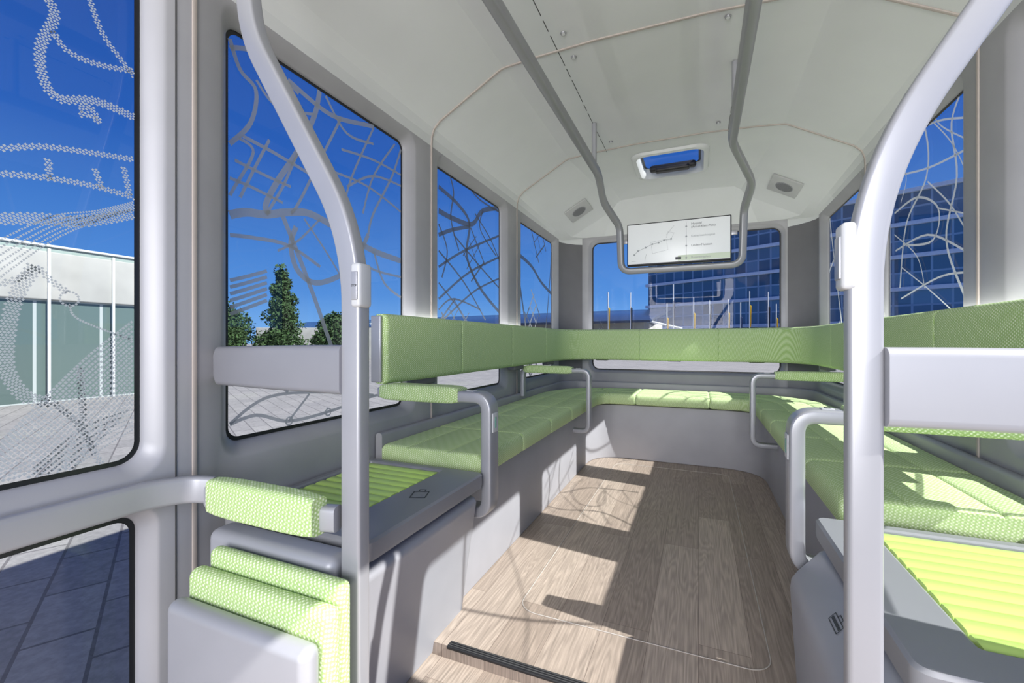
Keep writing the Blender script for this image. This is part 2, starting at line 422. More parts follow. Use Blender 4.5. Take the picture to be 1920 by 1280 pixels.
baysL=[((YA,YB),(.855,1.70,zb,zt)),((YB,YC),(1.965,2.80,zb,zt)),((YC,YD),(3.12,3.99,zb,zt))]
baysR=[((YA,YBR),(.855,1.78,zb,zt)),((YBR,YCR),(2.09,2.86,zb,zt)),((YCR,YD),(3.12,3.99,zb,zt))]
side_wall(-1,'wall_left',baysL,'grey vehicle side wall with soft window reveals')
side_wall(1,'wall_right',baysR,'grey vehicle side wall with soft window reveals')
def window(n,s,h,seed,mains=[],nodes_=(),dm=None,**kw):
    mf=side_map(s)
    e=empty('window_%d'%n,(XC+s*(HW+.05),(h[0]+h[1])/2,h[2]),'fixed side window with grey printed street map','window',kind='structure')
    glass_pane(h,mf,.052,e)
    bm=street_map((h[0]+.015,h[1]-.015,h[2]+.015,h[3]-.015),seed,mf,.047,mains,**kw)
    for c in nodes_: node_ring(bm,c,.016,.006,mf,.0438)
    finish(bm,'map_print',dm or m_decal,e)
window(1,-1,baysL[0][1],11,w2,onglass(-1,[(541,789),(614,772)]),curv=0,vert=0,grid=0)
window(2,-1,baysL[1][1],21,w3,curv=0,vert=0,grid=2,k=1.1,dm=m_decal_d,rot=(.7,.85)); window(3,-1,baysL[2][1],34,curv=2,vert=2,grid=3,k=1.4,dm=m_decal_d,rot=(.6,.9))
window(4,1,baysR[0][1],41,curv=2,vert=1,grid=0,k=.8); window(5,1,baysR[1][1],52,r4,curv=0,vert=0,grid=0); window(6,1,baysR[2][1],63,curv=2,vert=1,grid=2,k=1.0)
# back wall with corner pillars
YBK=4.30
bm=bmesh.new()
mfb=lambda a,b,d:(XC+a,YBK+d,b)
hb=(-.79,.84,H-.28,H+.98)
panel_bm(bm,(-.88,.90,0,ZW+.05),hb,mfb,exp=.03,depth=.045,r=.07)
w=finish(bm,'wall_back',[m_wall]); reg(w,'grey rear wall around a wide rounded window','wall','structure')
PIL=[(1.05,4.06),(1.04,4.12),(1.0,4.19),(.94,4.26),(.88,4.30)]
for i,s in enumerate((-1,1)):
    bm=bmesh.new()
    for p,q in zip(PIL[:-1],PIL[1:]):
        for z0,z1,mi in ((0,H-.3,0),(H-.3,ZW-.02,1),(ZW-.02,ZW+.06,2)):
            f=bm.faces.new([bm.verts.new((XC+s*a,b,c)) for a,b,c in ((p[0],p[1],z0),(q[0],q[1],z0),(q[0],q[1],z1),(p[0],p[1],z1))]); f.material_index=mi
    bmesh.ops.remove_doubles(bm,verts=bm.verts,dist=.0005)
    t=finish(bm,'trim_%d'%(6+i),[m_wall,m_wall_dark,m_white]); reg(t,'curved dark grey rear corner pillar','trim','structure')
e=empty('window_7',(XC,YBK,H-.28),'wide rear window with rounded corners','window',kind='structure')
glass_pane(hb,mfb,.052,e,r=.07,gm=m_glass_clear)
# ceiling loft
prof0=[(1.05,.985),(1.048,1.03),(1.035,1.07),(1.0,1.105),(.70,1.275),(.675,1.288),(.655,1.294),(.52,1.306),(.225,1.32)]
prof1=[(1.04,.985),(1.03,.99),(1.0,1.0),(.94,1.01),(.56,1.215),(.535,1.245),(.515,1.275),(.47,1.305),(.225,1.32)]
prof2=[(.88,1.03),(.875,1.03),(.86,1.03),(.84,1.03),(.66,1.03),(.58,1.03),(.53,1.03),(.48,1.03),(.225,1.03)]
def pilx(y):
    for p,q in zip(PIL[:-1],PIL[1:]):
        if p[1]<=y<=q[1]: return p[0]+(q[0]-p[0])*(y-p[1])/(q[1]-p[1])
    return .88
def mixp(A,B,t): return [(a[0]*(1-t)+b[0]*t,a[1]*(1-t)+b[1]*t) for a,b in zip(A,B)]
def section(y):
    if y<=3.05: p=list(prof0)
    elif y<=4.12: p=mixp(prof0,prof1,(y-3.05)/1.07)
    else: p=mixp(prof1,prof2,(y-4.12)/.18)
    if y>=4.06: p[0]=(pilx(y)+.003,p[0][1]); p[1]=(min(p[1][0],p[0][0]-.004),p[1][1]); p[2]=(min(p[2][0],p[0][0]-.01),p[2][1])
    elif y>3.05: p[0]=(1.05,.985)
    L=[(XC-a,y,H+b) for a,b in p]; Rr=[(XC+a,y,H+b) for a,b in reversed(p)]
    return L+Rr
ys=[-.75,0,.75,1.87,3.0,3.05,3.2,3.42,3.65,3.85,4.06,4.12,4.19,4.26,4.30]
hy0=ys.index(3.2)
c=loft('ceiling',[section(y) for y in ys],m_white,skip=lambda i,k:(i in (hy0,hy0+1) and k==len(prof0)-1),ang=11)
reg(c,'light grey vaulted ceiling lining with sloping sides','ceiling','structure')
for x in (-.585,.17):
    for k in range(24):
        y0_=.3+k*.115
        box('panel_joint',(x,y0_+.05,H+1.3125),(.0035,.106 if k%3 else .07,.003),m_seam,c,bev=0.0008)
for x,y in ((-.53,1.80),(-.53,1.97),(.11,1.80),(.11,1.97),(-.53,.9),(.11,.9),(-.53,2.9),(.11,2.9)):
    bm=bmesh.new(); bmesh.ops.create_cone(bm,segments=20,radius1=.011,radius2=.013,depth=.006,cap_ends=True); bmesh.ops.translate(bm,vec=(x,y,H+1.311),verts=bm.verts)
    finish(bm,'fixing_cap',m_rail,c)
    bm=bmesh.new(); bmesh.ops.create_cone(bm,segments=20,radius1=.008,radius2=.008,depth=.002,cap_ends=True); bmesh.ops.translate(bm,vec=(x,y,H+1.3078),verts=bm.verts)
    finish(bm,'fixing_socket',m_white,c)
for i,(y,yr) in enumerate(((YA,YA),(YB,YBR),(YC,YCR))):
    sec=section(y); path=[(XC-HW,y,.0)]+[(XC-HW,y,H*.5),(XC-HW,y,H+.9)]+sec+[(XC+HW,y,H+.9),(XC+HW,y,H*.5),(XC+HW,y,0)]
    path=[V((p[0]+(.001 if p[0]<XC else -.001),y+(yr-y)*(p[0]-XC+HW)/(2*HW),p[2]-.002)) for p in path]
    t=sweep('trim_%d'%(i+1),path,rrect(.012,.007,.0025,2),m_trim,up=(1,0,0)); reg(t,'thin beige joint strip arching over walls and ceiling','trim','structure')
# roof hatch
hx0,hx1,hY0,hY1=XC-.225,XC+.225,3.2,3.65
e=empty('window_8',(XC,3.42,H+1.32),'roof hatch with glass lid and white rounded frame','roof hatch',kind='structure')
bm=bmesh.new()
def hring(ex,z,r): return [bm.verts.new((a,b,z)) for cc in rr2(hx0-ex,hx1+ex,hY0-ex,hY1+ex,r) for a,b in cc]
Rg=[hring(.035,H+1.318,.09),hring(.028,H+1.300,.09),hring(.0,H+1.297,.07),hring(-.012,H+1.32,.06),hring(-.02,H+1.37,.05)]
for A,B in zip(Rg[:-1],Rg[1:]):
    for k in range(len(A)): bm.faces.new((A[k],A[(k+1)%len(A)],B[(k+1)%len(A)],B[k]))
finish(bm,'hatch_frame',m_white,e,60)
mfh=lambda a,b,d:(a,b,H+1.37+d)
glass_pane((hx0+.015,hx1-.015,hY0+.015,hY1-.015),mfh,.002,e,r=.05,border=.02,gm=m_glass_clear)
box('latch_bar',(XC+.01,3.50,H+1.315),(.33,.06,.05),m_black,e,bev=.022)
box('latch_handle',(XC+.01,3.46,H+1.285),(.24,.06,.035),m_black,e,bev=.015)
# floor
bm=bmesh.new(); box_bm(bm,(XC,2.76,-.04),(2.14,3.14,.08)); box_bm(bm,(XC,.22,-.07),(2.14,1.94,.06)); f=finish(bm,'floor',m_wood); reg(f,'taupe oak-look plank floor with entrance step','floor','structure')
t=box('trim_4',(XC,1.200,-.003),(1.08,.030,.010),m_black,bev=.003); reg(t,'black ribbed nosing strip along the floor step','trim','structure')
for k in range(3): box('rib',(XC,1.192+k*.008,.0025),(1.07,.0030,.003),m_seam,t,bev=.001)
pp=[]
for cc in rr2(XC-.41,XC+.39,1.45,3.5,.07): pp+=[(a,b,.0012) for a,b in cc]
t=sweep('trim_5',pp,rrect(.0035,.0025,.001,1),m_line,closed=True); reg(t,'thin inlaid joint outlining a floor hatch','trim','structure')
# ------------------------------------------------------------ door (left)
mf=side_map(-1)
d=empty('door_1',(XC-HW,0,0),'glazed vehicle door leaf with dotted map print and handrail','door',kind='structure')
bm=bmesh.new()
DY=.643
panel_bm(bm,(-.72,YA-.003,H-.375,ZW),(-.5,DY,zb,zt+.03),mf,exp=.035,depth=.045,r=.05)
panel_bm(bm,(-.72,YA-.003,.0,H-.375),(-.5,DY-.01,.07,H-.425),mf,exp=.03,depth=.045,r=.04)
bmesh.ops.remove_doubles(bm,verts=bm.verts,dist=.0005)
finish(bm,'door_frame',m_door,d)
glass_pane((-.5,DY,zb,zt+.03),mf,.052,d,r=.05); glass_pane((-.5,DY-.01,.07,H-.425),mf,.052,d,r=.04)
box('door_gap_seal',(XC-HW+.0005,.697,H*.98),(.003,.003,1.9),m_seam,d,bev=.001)
def dotline(bm,pts,rows,sp,R,size):
    P=catmull(pts,10); L=[0]
    for p,q in zip(P[:-1],P[1:]): L.append(L[-1]+math.hypot(q[0]-p[0],q[1]-p[1]))
    s=0;i=0;j=0
    while s<L[-1]:
        while L[i+1]<s and i<len(L)-2: i+=1
        t=(s-L[i])/max(1e-9,L[i+1]-L[i]); x=P[i][0]+(P[i+1][0]-P[i][0])*t; y=P[i][1]+(P[i+1][1]-P[i][1])*t
        dx,dy=P[i+1][0]-P[i][0],P[i+1][1]-P[i][1]; l=math.hypot(dx,dy) or 1; nx,ny=-dy/l,dx/l
        for k in range(rows):
            o=(k-(rows-1)/2)*sp+((sp*.25 if j%2 else -sp*.25) if rows>1 else 0)
            cx,cy=x+nx*o,y+ny*o
            if R[0]<cx<R[1] and R[2]<cy<R[3]:
                bm.faces.new([bm.verts.new(mf(cx+a*size,cy+b*size,.046)) for a,b in ((1,0),(.45,.45),(0,1),(-.45,.45),(-1,0),(-.45,-.45),(0,-1),(.45,-.45))])
        s+=sp*.9; j+=1
R=(.0,DY-.015,zb+.015,zt)
bm=bmesh.new()
def dl(pts,rows=3,sp=.0062,size=.0032): dotline(bm,onglass(-1,pts),rows,sp,R,size)
dl([(85,-10),(102,30),(75,90),(82,150),(110,185),(180,190),(255,222)])
dl([(165,-10),(190,60),(225,110),(256,150)],2); dl([(100,60),(125,95),(180,120),(256,135)],2)
dl([(150,215),(168,215),(186,232)],2); dl([(150,205),(168,200),(186,228)],2)
dl([(-40,278),(0,278),(80,275),(160,285),(256,300)],2); dl([(-40,325),(0,325),(100,335),(180,350),(256,372)],2)
dl([(90,300),(92,336)],2);dl([(178,318),(190,352)],2);dl([(232,315),(243,368)],2)
dl([(-40,410),(0,410),(80,410),(160,415),(256,400)],4)
for k in range(6): dl([(-40,560-16*k),(0,520-14*k),(100,450-9*k),(180,415-4*k),(256,392-3*k)],1,size=.0026)
dl([(64,500),(28,560),(12,640),(15,700),(50,745),(95,752)],4); dl([(64,500),(40,520),(-30,540)],2)
dl([(70,500),(100,530),(128,548)],2); dl([(130,572),(150,600),(256,640)],1)
for k in range(16):
    a=2*math.pi*k/16; c0=onglass(-1,[(130,560)])[0]; cx,cy=c0[0]+.016*math.cos(a),c0[1]+.016*math.sin(a)
    bm.faces.new([bm.verts.new(mf(cx+p*.003,cy+q*.003,.046)) for p,q in ((1,0),(0,1),(-1,0),(0,-1))])
for k in range(18): dl([(256,596+9*k),(160,672+10.6*k),(60,770+10*k),(-20,850+5*k)],1,sp=.0085,size=.0040)
for k in range(6): dl([(256,765+7*k),(160,800+12*k),(60,880+10*k)],1,size=.0028)
dl([(100,755),(150,800),(178,850),(196,882)],2); dl([(150,690),(155,780),(150,800)],2)
finish(bm,'dotted_map_print',m_decal2,d)
pr=[V((XC-HW+.035,-.6,H-.36)),V((XC-HW+.035,.62,H-.365)),V((XC-HW+.06,.70,H-.372)),V((XC-HW+.11,.725,H-.376))]
sweep('handrail',fillet(pr,.05),rrect(.03,.066,.010,4),m_metal2,d)
box('handrail_bracket',(XC-HW+.012,.60,H-.365),(.03,.06,.045),m_metal2,d,bev=.006)
# ------------------------------------------------------------ bench
bench=empty('bench',(XC,3.9,0),'U-shaped bench with green quilted seat pads on grey base','bench')
XL,XR=-.82,.44
bp=fillet([(XL,1.42,.22),(XL,3.68,.22),(XR,3.68,.22),(XR,1.42,.22)],.30,12)
sweep('bench_base',bp,rrect(.025,.44,.008,3),m_base,bench)
seatz=H-.465
sp_=fillet([(-.975,1.45,seatz),(-.975,3.83,seatz),(.59,3.83,seatz),(.59,1.45,seatz)],.42,14)
Ls=arclen(sp_)
def seatprof():
    w,h=.47,.085; r=.028; pts=[]
    pts+=[(w/2-r+r*math.cos(math.radians(a)),h/2-r+r*math.sin(math.radians(a))) for a in (0,22,45,67,90)]
    for g in (.085,-.10):
        pts+=[(g+.012,h/2),(g+.004,h/2-.003),(g,h/2-.007),(g-.004,h/2-.003),(g-.012,h/2)]
    pts+=[(-w/2+r+r*math.cos(math.radians(a)),h/2-r+r*math.sin(math.radians(a))) for a in (90,112,135,157,180)]
    pts+=[(-w/2,-h/2+.01),(-w/2+.01,-h/2),(w/2-.01,-h/2),(w/2,-h/2+.01)]
    return pts
tot=Ls[-1]
cuts=[0,.42,.84,1.26,1.68,2.05,2.45,tot/2-.27,tot/2+.27,tot-2.45,tot-2.05,tot-1.68,tot-1.26,tot-.84,tot-.42,tot]
for a,b in zip(cuts[:-1],cuts[1:]):
    if b-a<.05: continue
    P,D=subpath(sp_,Ls,a+.0005,b-.0005,step=.03,soft=.02,pinch=.006)
    bm=bmesh.new(); sweep_bm(bm,P,seatprof(),shr=D,pw=.47,ph=.085); finish(bm,'seat_cushion',m_fab_seat,bench,50)
back=empty('backrest',(XC,4.1,H-.2),'continuous curved green padded backrest band along the walls','backrest')
bz=H-.03
bpath=fillet([(-1.180,1.41,bz),(-1.180,4.14,bz),(.80,4.14,bz),(.80,1.40,bz)],.44,16)
Lb=arclen(bpath)
bprof=[]
for a,b in rrect(.070,.285,.026,5):
    bprof.append((a+(.012 if a>0 else 0)*math.cos(b/.1425*math.pi/2),b))
tb=Lb[-1]; mid=tb/2
bc=[0,.60,1.28,1.98,mid-.31,mid+.34,tb-1.90,tb-1.42,tb-.60,tb]
for a,b in zip(bc[:-1],bc[1:]):
    P,D=subpath(bpath,Lb,a+.0005,b-.0005,step=.03,soft=.012,pinch=.0035)
    bm=bmesh.new(); sweep_bm(bm,P,bprof,shr=D,pw=.070,ph=.285); finish(bm,'backrest_pad',m_fab,back,50)
for x,y in ((-1.190,1.402),(.810,1.392)):
    box('end_cap',(x,y,bz),(.050,.012,.268),m_metal,back,bev=.005)
for x,y in ((-1.195,1.72),(-1.195,2.87),(-1.195,3.6),(.815,1.72),(.815,2.87),(.815,3.6)):
    box('backrest_bracket',(x,y,bz-.10),(.06,.16,.14),m_wall_dark,back,bev=.01)
for x in (-.85,-.2,.45): box('backrest_bracket',(x,4.23,bz-.1),(.12,.12,.10),m_wall_dark,back,bev=.01)
lp=fillet([(-1.218,1.45,.50),(-1.218,4.20,.50),(.838,4.20,.50),(.838,1.45,.50)],.26,8)
sweep('seat_back_ledge',lp,rrect(.032,.16,.012,3),m_wall,bench)
# ------------------------------------------------------------ armrests
def armrest(s,xa,y,wide,th,label,port):
    xw=XC+s*1.0; top=H-.205; bot=H-.635
    a=empty('armrest',(xa,y,bot),label,'armrest',group='bench armrests')
    path=[(xa+s*.13,y,bot+.012),(xa,y,bot+.012),(xa,y,top),(xa+s*.12,y,top),(xw,y,top)]
    if not port: path.append((xw,y,H-.40))
    P=fillet(path,[.05,.05,.01,.045],8)
    sweep('frame',P,rrect(wide,th,.007,3),m_metal,a,up=(0,0,-1))
    x0,x1=xa+s*.115,xw-s*.01
    bm=bmesh.new(); PP=[V((x0+(x1-x0)*k/12,y,top+.004)) for k in range(13)]
    shr=[.006,.001]+[0]*9+[.001,.006]
    sweep_bm(bm,PP,rrect(wide+.018,th+.024,.014,5),shr=shr,pw=wide,ph=.06); finish(bm,'arm_pad',m_fab,a,60)
    sw=wide*.4
    box('usb_plate',(xa+s*.075,y,top+th/2+.001),(.030,sw,.004),m_plast,a,bev=.001)
    box('usb_port',(xa+s*.075,y,top+th/2+.0035),(.013,sw*.6,.002),m_dark,a,bev=.0005)
    if port:
        box('button_plate',(xa-s*(th/2+.001),y,top-.09),(.005,wide*.6,.07),m_plast,a,bev=.002)
        box('button_light',(xa-s*(th/2+.0038),y,top-.09),(.002,wide*.16,.04),m_tip,a,bev=.001)
    return a
armrest(-1,-.705,1.445,.072,.040,'grey looped metal armrest with green woven pad beside luggage shelf',True)
armrest(-1,-.70,3.0,.050,.030,'slim looped metal armrest with green woven pad on bench',False)
armrest(1,.30,3.0,.050,.030,'slim looped metal armrest with green woven pad on bench',False)
armrest(1,.250,1.445,.070,.038,'grey looped metal armrest with green woven pad beside luggage shelf',True)
# ------------------------------------------------------------ grab poles
def pole(s,xb,y,pw_,pd_,label):
    e=empty('grab_pole',(xb,y,0),label,'grab pole',group='curved entrance grab poles')
    path=[(xb,y,-.04),(xb,y,H+.225),(xb+s*.341,y,H+.775),(xb+s*.345,y,H+1.17)]
    P=fillet(path,[.15,.11],12)
    sweep('pole',P,rrect(pd_,pw_,.007,4),m_metal,e,up=(1,0,0),ang=60)
    xw=XC+s*HW
    bm=bmesh.new()
    PP=[V((xb+s*.02,y-.0,H-.062)),V((xb+s*.1,y+.006,H-.062)),V(((xb+xw)/2,y+.025,H-.064)),V((xw-s*.04,y+.05,H-.066)),V((xw-s*.0,y+.055,H-.067))]
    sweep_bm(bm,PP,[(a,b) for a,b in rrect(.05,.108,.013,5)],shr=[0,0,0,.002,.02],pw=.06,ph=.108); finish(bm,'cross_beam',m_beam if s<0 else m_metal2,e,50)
    box('foot_flange',(xb,y,-.034),(.08,.07,.012),m_metal2,e,bev=.004)
    if s<0: box('stop_button_housing',(xb+.022,y-.006,H+.12),(.026,.040,.094),m_plast,e,bev=.007)
    else: box('stop_button_housing',(xb-.020,y,H+.12),(.018,.036,.094),m_plast,e,bev=.006)
    return e
p1=pole(-1,-.690,.745,.052,.036,'curved satin-aluminium grab pole with stop button beside green seats')
p2=pole(1,.213,.76,.041,.030,'curved satin-aluminium grab pole with stop button beside green seats')
def text(name,body,loc,size,mat,parent,rot=(math.pi/2,0,0),align='LEFT'):
    cu=bpy.data.curves.new(name,'FONT'); cu.body=body; cu.size=size; cu.align_x=align; cu.extrude=.0002
    o=bpy.data.objects.new('tmp',cu); COL.objects.link(o)
    dg=bpy.context.evaluated_depsgraph_get(); me=bpy.data.meshes.new_from_object(o.evaluated_get(dg))
    bpy.data.objects.remove(o)
    me.transform(Matrix.Translation(loc)@Matrix.Rotation(rot[2],4,'Z')@Matrix.Rotation(rot[1],4,'Y')@Matrix.Rotation(rot[0],4,'X'))
    me.materials.clear(); me.materials.append(mat)
    r=bpy.data.objects.new(name,me); COL.objects.link(r)
    r.parent=parent; r.matrix_parent_inverse=Matrix.Translation(-parent.location); return r
box('stop_button',(-.668,.7182,H+.118),(.016,.004,.060),m_metal,p1,bev=.0015)
text('stop_lettering','STOP',(-.6752,.7158,H+.116),.0062,m_dark,p1)
box('stop_button',(.1835,.758,H+.118),(.004,.022,.06),m_metal,p2,bev=.001)
# ------------------------------------------------------------ luggage racks
def ribs(name,x0,x1,y0,y1,z,n,mat,parent):
    rows=[]
    sh=[(0,0),(.06,.7),(.14,1),(.5,1.15),(.86,1),(.94,.7)]
    for i in range(n):
        for t,hh in sh:
            y=y0+(y1-y0)*(i+t)/n; zz=z+.007*hh
            rows.append([(x0,y,z-.004),(x0+.003,y,zz-.001),(x0+.01,y,zz),(x1-.01,y,zz),(x1-.003,y,zz-.001),(x1,y,z-.004)])
    rows.append([(x0,y1,z-.004),(x0+.003,y1,z),(x0+.01,y1,z),(x1-.01,y1,z),(x1-.003,y1,z),(x1,y1,z-.004)])
    return loft(name,rows,mat,parent,ang=28)
def rack(s,xa,x_in,label):
    xw=XC+s*1.03; top=H-.468; y0,y1=.80,1.400
    e=empty('luggage_rack',((xa+xw)/2,1.1,0),label,'luggage rack',group='luggage racks beside entrance')
    xs=sorted((xa,xw)); px=sorted((x_in,xw-s*.035)); py=(.90,1.36)
    bm=bmesh.new()
    def R(ax0,ax1,ay0,ay1,r,z): return [bm.verts.new((a,b,z)) for cc in rr2(ax0,ax1,ay0,ay1,r) for a,b in cc]
    rg=[R(xs[0]+.01,xs[1]-.01,y0+.01,y1-.01,.02,top-.055),R(xs[0]+.002,xs[1]-.002,y0+.002,y1-.002,.025,top-.050),R(xs[0],xs[1],y0,y1,.025,top-.04),R(xs[0],xs[1],y0,y1,.025,top-.006),R(xs[0]+.006,xs[1]-.006,y0+.006,y1-.006,.02,top),
        R(px[0]-.010,px[1]+.010,py[0]-.010,py[1]+.010,.014,top),R(px[0]-.004,px[1]+.004,py[0]-.004,py[1]+.004,.010,top-.004),R(px[0],px[1],py[0],py[1],.006,top-.018)]
    for A,B in zip(rg[:-1],rg[1:]):
        for k in range(len(A)): bm.faces.new((A[k],A[(k+1)%len(A)],B[(k+1)%len(A)],B[k]))
    bm.faces.new(rg[0]); bm.faces.new(rg[-1])
    finish(bm,'rack_frame',m_shelf,e,30)
    ribs('ribbed_tray',px[0]+.002,px[1]-.002,py[0]+.002,py[1]-.002,top-.012,10,m_lime,e)
    bm=bmesh.new()
    def ring(xe,dy,r,z):
        q0,q1=sorted((xe,xw))
        return [bm.verts.new((a,b,z)) for cc in rr2(q0,q1,.80,1.395-dy,r) for a,b in cc]
    if s<0:
        rr=[ring(-.785,0,.03,-.035),ring(-.752,0,.03,.2),ring(-.724,0,.03,top-.11),ring(-.722,0,.03,top-.10),ring(-.727,.004,.03,top-.088),ring(-.740,.01,.03,top-.080)]
    else:
        rr=[ring(.245,0,.03,-.035),ring(.225,0,.03,.30),ring(.228,0,.03,.325),ring(.240,0,.03,.345),ring(.290,.004,.03,top-.085),ring(.305,.01,.03,top-.078)]
    for A,B in zip(rr[:-1],rr[1:]):
        for k in range(len(A)): bm.faces.new((A[k],A[(k+1)%len(A)],B[(k+1)%len(A)],B[k]))
    bm.faces.new(rr[-1]); bm.faces.new(rr[0])
    finish(bm,'cabinet_body',m_box,e,40)
    box('rack_riser',((xa+xw)/2+s*.02,1.1,top-.068),(abs(xw-xa)-.08,.55,.03),m_seam,e,bev=.003)
    return e,top
r1,tp=rack(-1,-.705,-.865,'grey luggage shelf with lime ribbed tray on cabinet')
r2,tp=rack(1,.285,.40,'grey luggage shelf with bright lime ribbed tray on cabinet')
def flat_ribbons(name,lines,w,fn,mat,parent):
    bm=bmesh.new()
    for l in lines: ribbon(bm,l,w,(-9,9,-9,9),lambda a,b,d:fn(a,b),0)
    return finish(bm,name,mat,parent)
ic=[[(-.5,-.4),(.5,-.4)],[(.5,-.43),(.5,.38)],[(.5,.35),(-.5,.35)],[(-.5,.38),(-.5,-.43)],[(-.2,.35),(-.2,.62)],[(-.23,.62),(.23,.62)],[(.2,.62),(.2,.35)]]
k=.046
ca,sa=math.cos(.35),math.sin(.35)
flat_ribbons('suitcase_icon',[[(a*k,b*k*1.5) for a,b in l] for l in ic],.0034,lambda a,b:(-.785+a*ca-b*sa,1.12+b*ca+a*sa,tp+.0008),m_dark,r1)
z0_,z1_=.345,tp-.085
def onslope(a,b):
    t=.5+b/math.hypot(.05,z1_-z0_); return (.240+.05*t-.0012,1.10-a,z0_+(z1_-z0_)*t+.001)
ic3=[[(-.5,-.4),(.5,-.4)],[(.5,-.4),(.5,.25)],[(.5,.25),(-.5,.25)],[(-.5,.25),(-.5,-.4)],[(-.18,.25),(-.18,.48)],[(-.18,.48),(.18,.48)],[(.18,.48),(.18,.25)],[(-.45,.0),(.45,.0)],[(-.45,-.08),(.45,-.08)],[(-.45,-.16),(.45,-.16)]]
flat_ribbons('luggage_icon',[[(a*.055,b*.030) for a,b in l] for l in ic3],.0022,onslope,m_dark,r2)
# ------------------------------------------------------------ folding seat
fs=empty('folding_seat',(-.88,.66,-.04),'folded tip-up seat with grey shell and layered green pads','folding seat')
box('seat_shell',(-.868,.604,.17),(.42,.045,.44),m_metal2,fs,bev=.021,seg=6)
box('seat_pad',(-.864,.648,.205),(.43,.042,.47),m_fab,fs,bev=.020,seg=6)
box('seat_pad',(-.862,.686,.222),(.41,.036,.50),m_fab,fs,bev=.017,seg=6)
box('seat_housing',(-.937,.752,.23),(.42,.075,.51),m_box,fs,bev=.024,seg=5)
bpad=empty('seat_back_roll',(-.94,.70,H-.38),'green woven padded back roll on grey bar above folded seat','back cushion')
PP=[V((-1.095+(.345)*k/12,.702,H-.376)) for k in range(13)]
bm=bmesh.new(); sweep_bm(bm,PP,rrect(.050,.090,.014,6),shr=[.005,.002,.001]+[0]*7+[.001,.002,.005],pw=.06,ph=.098); finish(bm,'pad',m_fab,bpad,60)
sweep('support_bar',[(-1.125,.712,H-.385),(-.78,.712,H-.385),(-.722,.727,H-.385)],rrect(.034,.055,.010,3),m_metal2,bpad)
# ------------------------------------------------------------ ceiling handrail
hr=empty('ceiling_handrail',(XC,3.1,H+1.3),'grey tubular ceiling handrail looping beneath the display','handrail')
pts=[(-.60,-.6,H+1.05),(-.585,1.0,H+1.05),(-.575,2.72,H+1.045),(-.585,2.93,H+.93),(-.505,3.10,H+.80),(-.50,3.13,H+.49),(.255,3.13,H+.49),(.262,3.10,H+.83),(.29,2.9,H+.93),(.16,2.55,H+1.045),(.155,1.0,H+1.05),(.155,-.6,H+1.05)]
P=fillet(pts,[.3,.07,.06,.05,.07,.07,.05,.06,.07,.3],8)
sweep('rail_tube',P,rrect(.040,.048,.010,4),m_rail,hr,ang=60)
for x,y,z in ((-.578,2.62,1.06),(.158,2.3,1.06),(-.585,.95,1.06),(.155,.9,1.06)):
    sweep('rail_hanger',[(x,y,H+z-.02),(x,y,H+1.312)],circ(.015,12),m_metal,hr,up=(1,0,0))
sc=empty('display_screen',(-.13,3.15,H+.53),'wide passenger display showing a route map and stops','display')
SY=3.128
box('screen_housing',(-.1325,3.155,H+.67),(.655,.045,.292),m_black,sc,bev=.006)
box('screen_panel',(-.1325,3.131,H+.672),(.640,.004,.272),m_scr,sc,bev=.001)
box('stop_band',(.03,3.1285,H+.558),(.315,.002,.036),m_scrgreen,sc,bev=.0005)
X=-.045
for b_,z,sz,mt in (('Hauptbf',.773,.020,m_scrtxt),('(Arnulf-Klett-Platz)',.752,.019,m_scrtxt),('Katharinenhospital',.692,.019,m_scrgrey),('Linden-Museum',.630,.020,m_scrtxt),('Rosenbergplatz',.551,.019,m_scrgrey)):
    text('screen_lettering',b_,(X,SY-.002,H+z),sz,mt,sc)
def disc(bm,c,r,y,n=16): bm.faces.new([bm.verts.new((c[0]+r*math.cos(2*math.pi*k/n),y,c[1]+r*math.sin(2*math.pi*k/n))) for k in range(n)])
bm=bmesh.new()
for z in (.764,.698,.636,.556): disc(bm,(-.075,H+z),.006,SY-.002)
rt=[(-.41,.60),(-.385,.625),(-.335,.645),(-.29,.665),(-.25,.672),(-.215,.685),(-.17,.69)]
for x,z in rt: disc(bm,(x,H+z),.0065,SY-.002)
ribbon(bm,[(-.075,H+.79),(-.075,H+.545)],.0025,(-9,9,-9,9),lambda a,b,dd:(a,SY-.0015,b),0)
ribbon(bm,[(x,H+z) for x,z in rt],.0025,(-9,9,-9,9),lambda a,b,dd:(a,SY-.0015,b),0)
for l in ([(-.29,.60),(-.19,.62),(-.20,.69),(-.30,.68),(-.29,.60)],[(-.20,.72),(-.15,.78)],[(-.33,.60),(-.34,.555)],[(-.17,.69),(-.15,.73),(-.19,.74),(-.20,.70)],[(-.43,.555),(-.40,.555)]): ribbon(bm,[(x,H+z) for x,z in l],.0014,(-9,9,-9,9),lambda a,b,dd:(a,SY-.0012,b),0)
finish(bm,'route_diagram',m_scrgrey,sc)
box('line_badge',(-.125,SY-.001,H+.557),(.036,.001,.018),m_dark,sc,bev=.0003)
for x in (-.46,.2): box('screen_mount',(x,3.15,H+.70),(.06,.018,.03),m_metal,sc,bev=.003)
